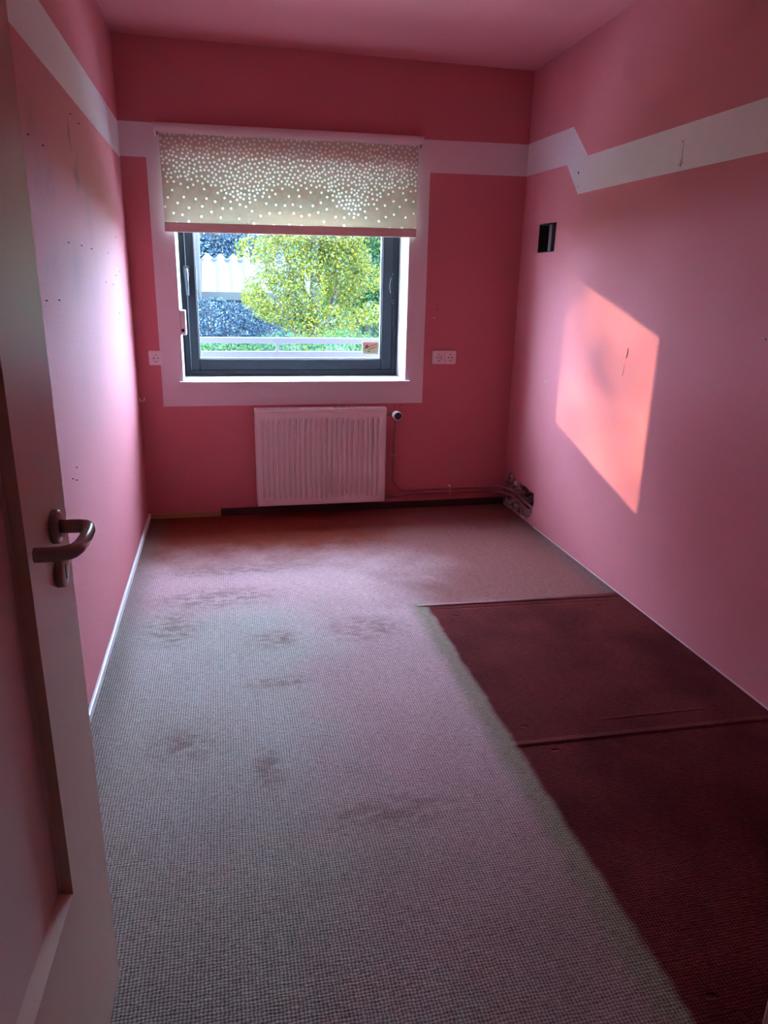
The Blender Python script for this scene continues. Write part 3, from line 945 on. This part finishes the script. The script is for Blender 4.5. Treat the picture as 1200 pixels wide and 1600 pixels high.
def pipe_clip(par, c, axis):
    bm = bmesh.new()
    if axis == 'x':
        for s in (-1, 1):
            add_box(bm, (c[0] - 0.006, PY - 0.012, c[2] + s * 0.011 - 0.0035), (c[0] + 0.006, -0.004, c[2] + s * 0.011 + 0.0035))
        add_box(bm, (c[0] - 0.007, -0.008, c[2] - 0.014), (c[0] + 0.007, 0.0, c[2] + 0.014))
    else:
        for s in (-1, 1):
            add_box(bm, (c[0] + s * 0.011 - 0.0035, PY - 0.012, c[2] - 0.006), (c[0] + s * 0.011 + 0.0035, -0.004, c[2] + 0.006))
        add_box(bm, (c[0] - 0.014, -0.008, c[2] - 0.007), (c[0] + 0.014, 0.0, c[2] + 0.007))
    bmesh.ops.translate(bm, verts=bm.verts, vec=-par.location)
    obj('pipe_clip', bm, 'clip', par)
pipe_clip(hp, (VX + 0.003, 0, 0.352), 'z')
pipe_clip(hp, (1.845, 0, 0.129), 'x')
pipe_clip(hq, (1.845, 0, 0.1035), 'x')

# ---------------------------------------------------------------- sockets
def socket(cx, cz, n, label):
    t = empty('wall_socket', (cx, 0, cz))
    tag(t, label, 'socket')
    w2 = 0.041 * n if n == 1 else 0.0745
    h2 = 0.040
    bm = bmesh.new()
    add_prism(bm, rrect(-w2, -h2, w2, h2, 0.006, 4), lambda u, v, d: (u, d, v), 0.0, -0.009)
    bmesh.ops.recalc_face_normals(bm, faces=bm.faces)
    obj('frame', bm, 'socket_white', t, bevel=0.002)
    for i in range(n):
        ox = 0.0 if n == 1 else (-0.0355 + 0.071 * i)
        # insert with a round cup pressed into it
        half = 0.0315
        seg = 32
        sq, ring, cup, flo = [], [], [], []
        bm = bmesh.new()
        for s in range(seg):
            a = 2 * PI * (s + 0.5) / seg
            ca, sa = math.cos(a), math.sin(a)
            m_ = max(abs(ca), abs(sa))
            sq.append((ox + half * ca / m_, half * sa / m_))
            ring.append((ox + 0.0205 * ca, 0.0205 * sa))
        V0 = [bm.verts.new((a_, -0.008, b_)) for a_, b_ in sq]
        V1 = [bm.verts.new((a_ * 1.0, -0.0185, b_)) for a_, b_ in sq]
        V2 = [bm.verts.new((a_, -0.0185, b_)) for a_, b_ in ring]
        V3 = [bm.verts.new((ox + (a_ - ox) * 0.96, -0.0095 + 0.012, b_ * 0.96)) for a_, b_ in ring]
        for s in range(seg):
            q = (s + 1) % seg
            bm.faces.new([V0[s], V0[q], V1[q], V1[s]])
            bm.faces.new([V1[s], V1[q], V2[q], V2[s]])
            bm.faces.new([V2[s], V2[q], V3[q], V3[s]])
        bm.faces.new(V3)
        for v in V3:                      # cup floor, just proud of the frame plate
            v.co.y = -0.0094
        bmesh.ops.recalc_face_normals(bm, faces=bm.faces)
        ins = obj('insert', bm, 'socket_white', t)
        for s in (-1, 1):
            cyl('pin_hole', (ox + s * 0.0095, -0.0090, 0.0), (ox + s * 0.0095, -0.0100, 0.0), 0.0036, 'black', ins, seg=12)
            bm = bmesh.new()
            add_box(bm, (ox - 0.004, -0.0180, s * 0.0185 - 0.0018), (ox + 0.004, -0.0094, s * 0.0185 + 0.0018))
            obj('earth_clip', bm, 'grey_plastic', ins)
    return t
socket(0.108, 0.936, 1, 'single white wall socket left of the window, half over the white border')
socket(1.777, 0.942, 2, 'double white wall socket on the red wall right of the window')

# ---------------------------------------------------------------- box hole in right wall
jb = empty('junction_box', (W + 0.065, -0.345, 1.54))
tag(jb, 'open black junction box recess in the right wall below the white band', 'junction box')
def jbox(name, a, b, mat):
    bm = bmesh.new()
    add_box(bm, a, b)
    bmesh.ops.translate(bm, verts=bm.verts, vec=-jb.location)
    return obj(name, bm, mat, jb)
jbox('back_plate', (W + 0.060, -0.46, 1.538), (W + 0.069, -0.234, 1.694), 'black')
jbox('side_plate', (W + 0.002, -0.240, 1.545), (W + 0.060, -0.2355, 1.688), 'black')
jbox('side_plate', (W + 0.002, -0.4515, 1.545), (W + 0.060, -0.447, 1.684), 'black')
jbox('bottom_plate', (W + 0.002, -0.447, 1.5415), (W + 0.060, -0.240, 1.546), 'black')
jbox('top_plate', (W + 0.002, -0.447, 1.684), (W + 0.060, -0.240, 1.6875), 'black')
jbox('divider', (W + 0.020, -0.36, 1.546), (W + 0.058, -0.325, 1.684), 'grey_plastic')
jbox('terminal_strip', (W + 0.040, -0.43, 1.57), (W + 0.059, -0.385, 1.66), 'dark_plastic')

# ---------------------------------------------------------------- nail holes and small wall marks
def wall_mark(name, par, c, ax, r, mat, ln=0.003, inset=0.001):
    a = Vector(ax)
    b0 = Vector(c) - a * inset
    lathe(name, b0, ax, [(0, r), (inset + ln * 0.6, r * 0.9), (inset + ln, r * 0.4)], mat, par, seg=8)
wl = bpy.data.objects['wall_left']
for yy, zz in [(-2.022, 1.697), (-1.854, 1.698), (-1.361, 1.875), (-1.204, 1.875), (-1.62, 1.454), (-1.387, 1.456), (-1.179, 1.454), (-0.435, 1.539), (-0.728, 1.457),
               (-0.404, 1.383), (-0.538, 1.365), (-0.872, 1.334), (-0.664, 1.325), (-2.026, 1.283), (-1.859, 1.281), (-0.531, 1.195), (-0.961, 1.699), (-0.608, 1.72), (-1.944, 0.753), (-1.891, 0.735), (-1.871, 0.771)]:
    big = yy < -1.1
    wall_mark('nail', wl, (0, yy, zz), (1, 0, 0), 0.0019 if big else 0.0022, 'nail', 0.006 if big else 0.003)
for yy, zz, r, m_ in [(-0.656, 1.899, 0.007, 'nail'), (-0.662, 1.835, 0.008, 'chip'), (-1.513, 1.893, 0.008, 'chip'), (-1.516, 1.830, 0.009, 'chip'), (-0.478, 0.855, 0.006, 'pale_plaster'), (-0.51, 0.86, 0.004, 'pale_plaster'), (-0.515, 0.76, 0.004, 'pale_plaster'), (-2.138, 1.202, 0.004, 'nail')]:
    wall_mark('screw_hole', wall_right, (W, yy, zz), (-1, 0, 0), r, m_, 0.002)
# strip of filler where a bracket was torn off, and a paint run in the sun patch
bm = bmesh.new()
add_prism(bm, [(-1.503, 1.885), (-1.505, 1.836), (-1.512, 1.822), (-1.526, 1.824), (-1.522, 1.85), (-1.524, 1.888), (-1.513, 1.90)], lambda u, v, d: (W - d, u, v), -0.001, 0.002)
bmesh.ops.recalc_face_normals(bm, faces=bm.faces)
obj('filler_patch', bm, 'pale_plaster', wall_right)
bm = bmesh.new()
add_prism(bm, [(-1.508, 1.825), (-1.500, 1.812), (-1.512, 1.818), (-1.518, 1.806), (-1.522, 1.818), (-1.530, 1.820), (-1.520, 1.83)], lambda u, v, d: (W - d, u, v), -0.001, 0.0025)
bmesh.ops.recalc_face_normals(bm, faces=bm.faces)
obj('torn_edge', bm, 'chip', wall_right)
sweep('paint_run', [(W - 0.0005, -1.303, 1.105), (W - 0.001, -1.303, 1.085), (W - 0.001, -1.295, 1.06)], [0.0015, 0.0045, 0.0015], 'chip', wall_right, seg=6)
sweep('paint_run', [(W - 0.0003, -1.287, 1.03), (W - 0.0005, -1.280, 0.98)], 0.0013, 'chip', wall_right, seg=5)
wb = bpy.data.objects['wall_back']
for xx, zz, m_ in [(1.722, 1.222, 'nail'), (1.708, 1.171, 'pale_plaster'), (1.480, 0.650, 'nail'), (1.514, 0.655, 'nail')]:
    wall_mark('screw_hole', wb, (xx, 0, zz), (0, -1, 0), 0.0045, m_, 0.002)
# small white cable hook low in the left corner
ck = empty('cable_hook', (0.0, -0.035, 0.71))
tag(ck, 'tiny white cable hook on the left wall by the corner', 'hook')
bm = bmesh.new(); add_box(bm, (0, -0.008, -0.012), (0.010, 0.008, 0.012)); obj('base', bm, 'socket_white', ck, bevel=0.002)
sweep('hook', [(0.008, 0, -0.004), (0.022, 0, -0.010), (0.030, 0, -0.002), (0.028, 0, 0.010)], 0.003, 'socket_white', ck, seg=8)

# ---------------------------------------------------------------- open door
DA = math.radians(2.5)
HY = YF + 0.012
door = empty('door_1', (0.1815, HY, 0.008))
tag(door, 'open off-white door with inset panel and grey-brown lever handle', 'door', kind='structure')
# local frame: +y along the leaf from hinge to lock edge, x=0 is the visible face, leaf body towards -x
door.rotation_euler = (0, 0, -DA)
LW = 0.748
DH = 1.975
def dbox(name, a, b, mat='door', par=None, bevel=0.0025):
    bm = bmesh.new()
    add_box(bm, a, b)
    return obj(name, bm, mat, par or door, bevel=bevel)
TH = 0.040
SW = 0.205
RB = 0.418
dbox('lock_stile', (-TH, LW - SW, 0), (0, LW, DH), bevel=0)
dbox('hinge_stile', (-TH, 0, 0), (0, SW * 0.6, DH))
dbox('bottom_rail', (-TH, SW * 0.6, 0), (0, LW - SW, RB - 0.008), bevel=0)
dbox('top_rail', (-TH, SW * 0.6, DH - 0.2), (0, LW - SW, DH))
dbox('panel', (-TH + 0.008, SW * 0.6 + 0.001, RB - 0.007), (-0.021, LW - SW - 0.001, DH - 0.201), 'door_panel', bevel=0)
# bead around the panel
bm = bmesh.new()
add_box(bm, (-0.021, LW - SW - 0.004, RB - 0.008), (-0.017, LW - SW, DH - 0.2))
obj('panel_bead', bm, 'door_panel', door)
bm = bmesh.new()
add_prism(bm, [(-0.021, RB - 0.008), (0.0, RB - 0.008), (0.0, RB - 0.006), (-0.021, RB + 0.001)], lambda u, v, d: (u, d, v), SW * 0.6, LW - SW - 0.004)
bmesh.ops.recalc_face_normals(bm, faces=bm.faces)
obj('panel_bead', bm, 'door', door)
# lever handle: rosette, neck, grip returned to the leaf
HYL, HZ = LW - 0.075, 0.975
hnd = lathe('handle_rosette', (0, HYL, HZ), (1, 0, 0), [(0.0, 0.026), (0.0085, 0.026), (0.0105, 0.024), (0.0105, 0.012)], 'handle', door, seg=28)
path = [(0.008, HYL, HZ), (0.020, HYL, HZ), (0.036, HYL, HZ)]
path += [(0.046, HYL - 0.002, HZ), (0.052, HYL - 0.008, HZ), (0.055, HYL - 0.018, HZ)]
path += [(0.057, HYL - 0.040, HZ), (0.058, HYL - 0.070, HZ), (0.057, HYL - 0.095, HZ)]
path += [(0.054, HYL - 0.108, HZ), (0.048, HYL - 0.116, HZ), (0.038, HYL - 0.121, HZ), (0.024, HYL - 0.122, HZ), (0.006, HYL - 0.122, HZ)]
sweep('handle_lever', path, 0.0106, 'handle', hnd, seg=16, sy=0.82)
esc = lathe('escutcheon', (0, HYL, HZ - 0.072), (1, 0, 0), [(0.0, 0.025), (0.0085, 0.025), (0.0105, 0.023), (0.0105, 0.010)], 'handle', door, seg=28)
bm = bmesh.new()
add_box(bm, (0.0095, HYL - 0.003, HZ - 0.084), (0.0112, HYL + 0.003, HZ - 0.062))
obj('keyhole', bm, 'black', esc)
for a_, b_ in [(LW - 0.115, 1.14), (LW - 0.09, 1.142), (LW - 0.10, 1.15)]:
    wall_mark('paint_chip', door, (0, a_, b_), (1, 0, 0), 0.002, 'pale_plaster', 0.001)
for zz in (0.22, 1.75):
    cyl('hinge', (-0.002, -0.004, zz), (-0.002, -0.004, zz + 0.08), 0.008, 'brass', door, seg=12)

# ---------------------------------------------------------------- outside
GZ = -2.9
bm = bmesh.new()
add_box(bm, (-60, 0.5, GZ - 0.2), (60, 70, GZ))
o = obj('lawn', bm, 'grass')
tag(o, 'green lawn below the window', 'lawn', kind='structure')

bm = bmesh.new()
add_box(bm, (-30, 0.36, GZ), (30, 6.0, GZ + 0.02))
o = obj('bounce_yard', bm, 'gravel')  # added pale ground, out of view, reflecting daylight up through the window
tag(o, 'added unseen pale gravel ground bouncing light up into the room', 'yard', kind='structure')

# balcony slab and railing
o = box('balcony_slab', (-1.6, 0.36, -0.25), (3.6, 1.72, -0.10), 'slab')
tag(o, 'concrete balcony slab outside the window', 'balcony', kind='structure')
rl = empty('balcony_railing', (1.0, 1.6, -0.10))
tag(rl, 'pale blue-grey metal railing with two close rails outside the window', 'railing')
def lbox(name, a, b, mat):
    bm = bmesh.new()
    add_box(bm, a, b)
    bmesh.ops.translate(bm, verts=bm.verts, vec=-rl.location)
    return obj(name, bm, mat, rl, bevel=0.004)
lbox('handrail', (-1.6, 1.58, 0.898), (3.6, 1.63, 0.943), 'rail')
lbox('rail', (-1.6, 1.59, 0.793), (3.6, 1.62, 0.838), 'rail')
lbox('rail', (-1.6, 1.59, 0.0), (3.6, 1.62, 0.04), 'rail')
for i in range(5):
    xx = -1.5 + i * 1.196
    lbox('post', (xx - 0.011, 1.592, -0.10), (xx + 0.011, 1.618, 0.90), 'rail')

# ---- trees: leaf clouds of folded leaves on a trunk with boughs
def leaf_cloud(rng, centres, radii, n, size, shell=0.35):
    """n leaves scattered in ellipsoids; returns numpy verts, quads"""
    centres = np.array(centres, float)
    radii = np.array(radii, float)
    vol = radii.prod(1) ** (2 / 3)
    pick = rng.choice(len(centres), n, p=vol / vol.sum())
    d = rng.normal(size=(n, 3))
    d /= np.linalg.norm(d, axis=1)[:, None]
    r = (shell + (1 - shell) * rng.random(n)) ** (1 / 2.0)
    pos = centres[pick] + d * r[:, None] * radii[pick]
    a = rng.normal(size=(n, 3)); a /= np.linalg.norm(a, axis=1)[:, None]
    b = rng.normal(size=(n, 3)); b -= a * (a * b).sum(1)[:, None]; b /= np.linalg.norm(b, axis=1)[:, None]
    s = size * rng.uniform(0.6, 1.3, n)[:, None]
    c = np.cross(a, b)
    v = np.stack([pos - a * s, pos + b * s * 0.55 + c * s * 0.15, pos + a * s, pos - b * s * 0.55 + c * s * 0.15], 1).reshape(-1, 3)
    return v

def mesh_quads(name, v, mat, parent):
    n = len(v) // 4
    me = bpy.data.meshes.new(name)
    me.vertices.add(len(v))
    me.vertices.foreach_set('co', v.astype(np.float32).ravel())
    me.loops.add(4 * n)
    me.loops.foreach_set('vertex_index', np.arange(4 * n, dtype=np.int32))
    me.polygons.add(n)
    me.polygons.foreach_set('loop_start', np.arange(0, 4 * n, 4, dtype=np.int32))
    me.polygons.foreach_set('loop_total', np.full(n, 4, dtype=np.int32))
    me.update(calc_edges=True)
    me.validate()
    me.materials.append(M[mat])
    o = bpy.data.objects.new(name, me)
    COL.objects.link(o)
    o.parent = parent
    return o

def tree(name, label, base, trunk_r, clusters, n, size, mat, seed, group='trees outside the window', shell=0.35, cat='tree'):
    t = empty(name, base)
    tag(t, label, cat, group)
    rng = np.random.default_rng(seed)
    b = np.array(base, float)
    cen = [np.array(c[:3]) - b for c in clusters]
    rad_ = [c[3:6] for c in clusters]
    mesh_quads('foliage', leaf_cloud(rng, cen, rad_, n, size, shell), mat, t)
    top = np.mean(cen, axis=0)
    hgt = max(c[2] + r[2] * 0.5 for c, r in zip(cen, rad_))
    sweep('trunk', [(0, 0, -0.05), (top[0] * 0.25, top[1] * 0.25, hgt * 0.35), (top[0] * 0.7, top[1] * 0.7, hgt * 0.7), (top[0], top[1], hgt)], [trunk_r, trunk_r * 0.8, trunk_r * 0.55, trunk_r * 0.15], 'bark', t, seg=8)
    for c in cen[:7]:
        f = 0.55
        sweep('bough', [(top[0] * 0.55, top[1] * 0.55, hgt * 0.55), tuple(np.array([top[0] * 0.55, top[1] * 0.55, hgt * 0.55]) * (1 - f) + c * f), tuple(c)], [trunk_r * 0.45, trunk_r * 0.3, trunk_r * 0.1], 'bark', t, seg=6)
    return t

# yellow-green tree filling the middle of the pane
def puffs(seed, n, lo, hi, rr):
    q = random.Random(seed)
    return [(q.uniform(lo[0], hi[0]), q.uniform(lo[1], hi[1]), q.uniform(lo[2], hi[2]), q.uniform(*rr), q.uniform(*rr), q.uniform(*rr) * 0.8) for _ in range(n)]
tree('leafy_tree', 'bright yellow-green leafy tree filling the middle of the window view', (1.75, 7.2, GZ), 0.14,
     [(1.45, 7.0, 1.75, 0.50, 0.6, 0.45), (2.0, 7.2, 1.95, 0.62, 0.7, 0.5), (1.25, 6.8, 1.2, 0.50, 0.6, 0.40), (2.3, 7.3, 1.5, 0.45, 0.6, 0.55), (1.5, 7.0, 0.95, 0.5, 0.5, 0.25), (1.6, 7.4, 2.4, 0.7, 0.7, 0.5)]
     + puffs(3, 22, (0.95, 6.5, 0.75), (2.85, 7.6, 2.3), (0.16, 0.34)) + [(1.9, 6.6, 0.8, 0.6, 0.4, 0.3), (1.75, 6.5, 1.35, 0.25, 0.25, 0.4)], 36000, 0.021, 'leaf_yellow', 1)
tree('leafy_tree', 'blue-green leafy tree behind the yellow-green one at the right of the pane', (3.1, 8.6, GZ), 0.16,
     [(3.1, 8.6, 1.6, 0.7, 0.6, 0.9), (2.7, 8.4, 0.9, 0.8, 0.5, 0.6), (3.5, 8.8, 1.0, 0.8, 0.6, 0.8), (2.5, 8.6, 1.6, 0.45, 0.6, 0.5), (3.3, 8.6, 2.3, 0.8, 0.6, 0.5), (2.6, 8.6, 2.2, 0.5, 0.5, 0.4)]
     + puffs(4, 10, (2.1, 8.2, 0.6), (3.4, 9.0, 2.3), (0.2, 0.4)), 22000, 0.027, 'leaf_teal', 2)
tree('conifer', 'dark blue-green conifer at the left of the window view', (-0.15, 8.7, GZ), 0.15,
     [(-0.2, 8.7, 0.3, 0.9, 0.6, 0.6), (-0.25, 8.7, 1.1, 0.40, 0.5, 0.5), (-0.30, 8.7, 1.8, 0.40, 0.4, 0.5), (0.35, 8.6, 0.72, 0.55, 0.4, 0.42), (0.78, 8.6, 0.65, 0.45, 0.4, 0.42), (-0.4, 8.7, 2.4, 0.3, 0.3, 0.5), (1.2, 8.7, 0.5, 0.5, 0.4, 0.4)], 26000, 0.023, 'leaf_blue', 3)
tree('conifer', 'dark conifer standing behind the corrugated roof', (0.5, 13.2, GZ), 0.2,
     [(0.3, 13.2, 1.9, 0.9, 0.6, 0.6), (0.9, 13.2, 1.7, 0.9, 0.6, 0.8), (0.5, 13.2, 2.6, 0.9, 0.6, 0.7), (-0.3, 13.2, 1.6, 0.7, 0.6, 0.9), (0.4, 13.2, 0.6, 1.3, 0.6, 1.0)], 24000, 0.035, 'leaf_blue', 4)
tree('shrub', 'light green shrub just beyond the balcony rails', (1.4, 4.6, GZ + 0.02), 0.05,
     [(0.5, 4.6, 0.42, 0.6, 0.4, 0.33), (1.2, 4.6, 0.47, 0.6, 0.4, 0.34), (1.9, 4.6, 0.50, 0.55, 0.4, 0.36), (2.5, 4.6, 0.45, 0.5, 0.4, 0.36), (0.0, 4.6, 0.4, 0.5, 0.4, 0.3), (1.3, 4.6, -0.4, 1.3, 0.5, 0.7)], 20000, 0.020, 'leaf_teal', 5, group=None, cat='shrub')
# the tree the low sun shines through
sc = Vector((0.9, 0.2, 1.25)) - SUN_DIR * 25.0 + Vector((0.9, 0.95, 0.0))
tree('leafy_tree', 'tall loose tree beyond the garden to the left of the window', (sc.x, sc.y, GZ), 0.22,
     [(sc.x, sc.y, sc.z, 2.2, 2.2, 1.8), (sc.x + 1.2, sc.y + 1.2, sc.z + 1.5, 2.0, 2.0, 1.6), (sc.x - 1.2, sc.y - 1.0, sc.z + 1.4, 2.0, 2.0, 1.6), (sc.x, sc.y, sc.z + 2.6, 1.8, 1.8, 1.5)], 2600, 0.10, 'leaf_far', 12, shell=0.05)

# added row of tall unseen trees that block the low sky ahead
for i_, (xx, yy, hh, lab) in enumerate([(-10.2, 15.5, 11.4, 'added tall tree far left in the row blocking the low sky'), (-7.6, 20.6, 13.2, 'added tall tree left of the shed in the row blocking the low sky'),
                                   (-2.4, 15.9, 9.6, 'added sky-blocking tree straight behind the shed'), (2.0, 24.0, 9.5, 'added sky-blocking tree rising behind the pale house')]):
    tree('sky_block_tree', lab, (xx, yy, GZ), 0.22,
         [(xx, yy, hh - 1.8, 1.8, 1.5, 1.9), (xx - 0.9, yy, hh - 4.2, 1.4, 1.3, 2.2), (xx + 0.9, yy, hh - 4.2, 1.4, 1.3, 2.2), (xx, yy, hh - 7.2, 2.1, 1.6, 2.4), (xx, yy, hh - 9.8, 2.0, 1.5, 2.0)], 8000, 0.17, 'leaf_teal', 20 + i_)

# shed with corrugated roof, and the pale house behind the trees
sh = empty('garden_shed', (0.5, 10.4, GZ))
tag(sh, 'garden shed with pale corrugated roof seen between conifer and tree', 'shed')
def shb(name, a, b, mat):
    bm = bmesh.new()
    add_box(bm, a, b)
    bmesh.ops.translate(bm, verts=bm.verts, vec=-sh.location)
    return obj(name, bm, mat, sh)
shb('wall', (0.10, 9.75, GZ), (1.7, 9.85, 1.10), 'shed_wall')
shb('wall', (0.10, 10.95, GZ), (1.7, 11.05, 1.80), 'shed_wall')
shb('wall', (0.10, 9.85, GZ), (0.20, 10.95, 1.15), 'shed_wall')
shb('wall', (1.6, 9.85, GZ), (1.7, 10.95, 1.15), 'shed_wall')
def corrug(name, y0, z0, y1, z1, x0, x1, mat):
    bm = bmesh.new()
    n = 96
    rows = []
    for yy, zz, dz in [(y0, z0, 0), (y1, z1, 0), (y1, z1, -0.012), (y0, z0, -0.012)]:
        rows.append([bm.verts.new((x0 + (x1 - x0) * i / n, yy, zz + dz + 0.048 * math.cos(2 * PI * (x0 + (x1 - x0) * i / n) / 0.25))) for i in range(n + 1)])
    for r in range(4):
        for i in range(n):
            bm.faces.new([rows[r][i], rows[r][i + 1], rows[(r + 1) % 4][i + 1], rows[(r + 1) % 4][i]])
    bmesh.ops.recalc_face_normals(bm, faces=bm.faces)
    bmesh.ops.translate(bm, verts=bm.verts, vec=-sh.location)
    obj(name, bm, mat, sh)
corrug('roof_sheet', 9.6, 1.16, 11.1, 1.86, 0.14, 1.75, 'corrugated')
shb('gutter', (0.12, 9.50, 1.06), (1.75, 9.60, 1.20), 'corrugated')

hs = empty('far_house', (4.6, 17.0, GZ))
tag(hs, 'pale rendered house glimpsed through gaps in the tree', 'house')
def hsb(name, a, b, mat, par=None):
    bm = bmesh.new()
    add_box(bm, a, b)
    bmesh.ops.translate(bm, verts=bm.verts, vec=-hs.location)
    return obj(name, bm, mat, par or hs)
hsb('wall', (1.6, 16.0, GZ), (7.6, 21.0, 2.6), 'house_wall')
for xx in (2.4, 4.2, 5.9):
    w_ = hsb('window', (xx, 15.96, 0.3), (xx + 0.9, 16.0, 1.5), 'house_wall')
    hsb('window_glass', (xx + 0.06, 15.95, 0.36), (xx + 0.84, 15.97, 1.44), 'dark_plastic', w_)
bm = bmesh.new()
add_prism(bm, [(15.6, 2.55), (21.4, 2.55), (18.5, 4.4)], lambda u, v, d: (d, u, v), 1.3, 7.9)
bmesh.ops.recalc_face_normals(bm, faces=bm.faces)
bmesh.ops.translate(bm, verts=bm.verts, vec=-hs.location)
obj('roof', bm, 'roof_tile', hs)
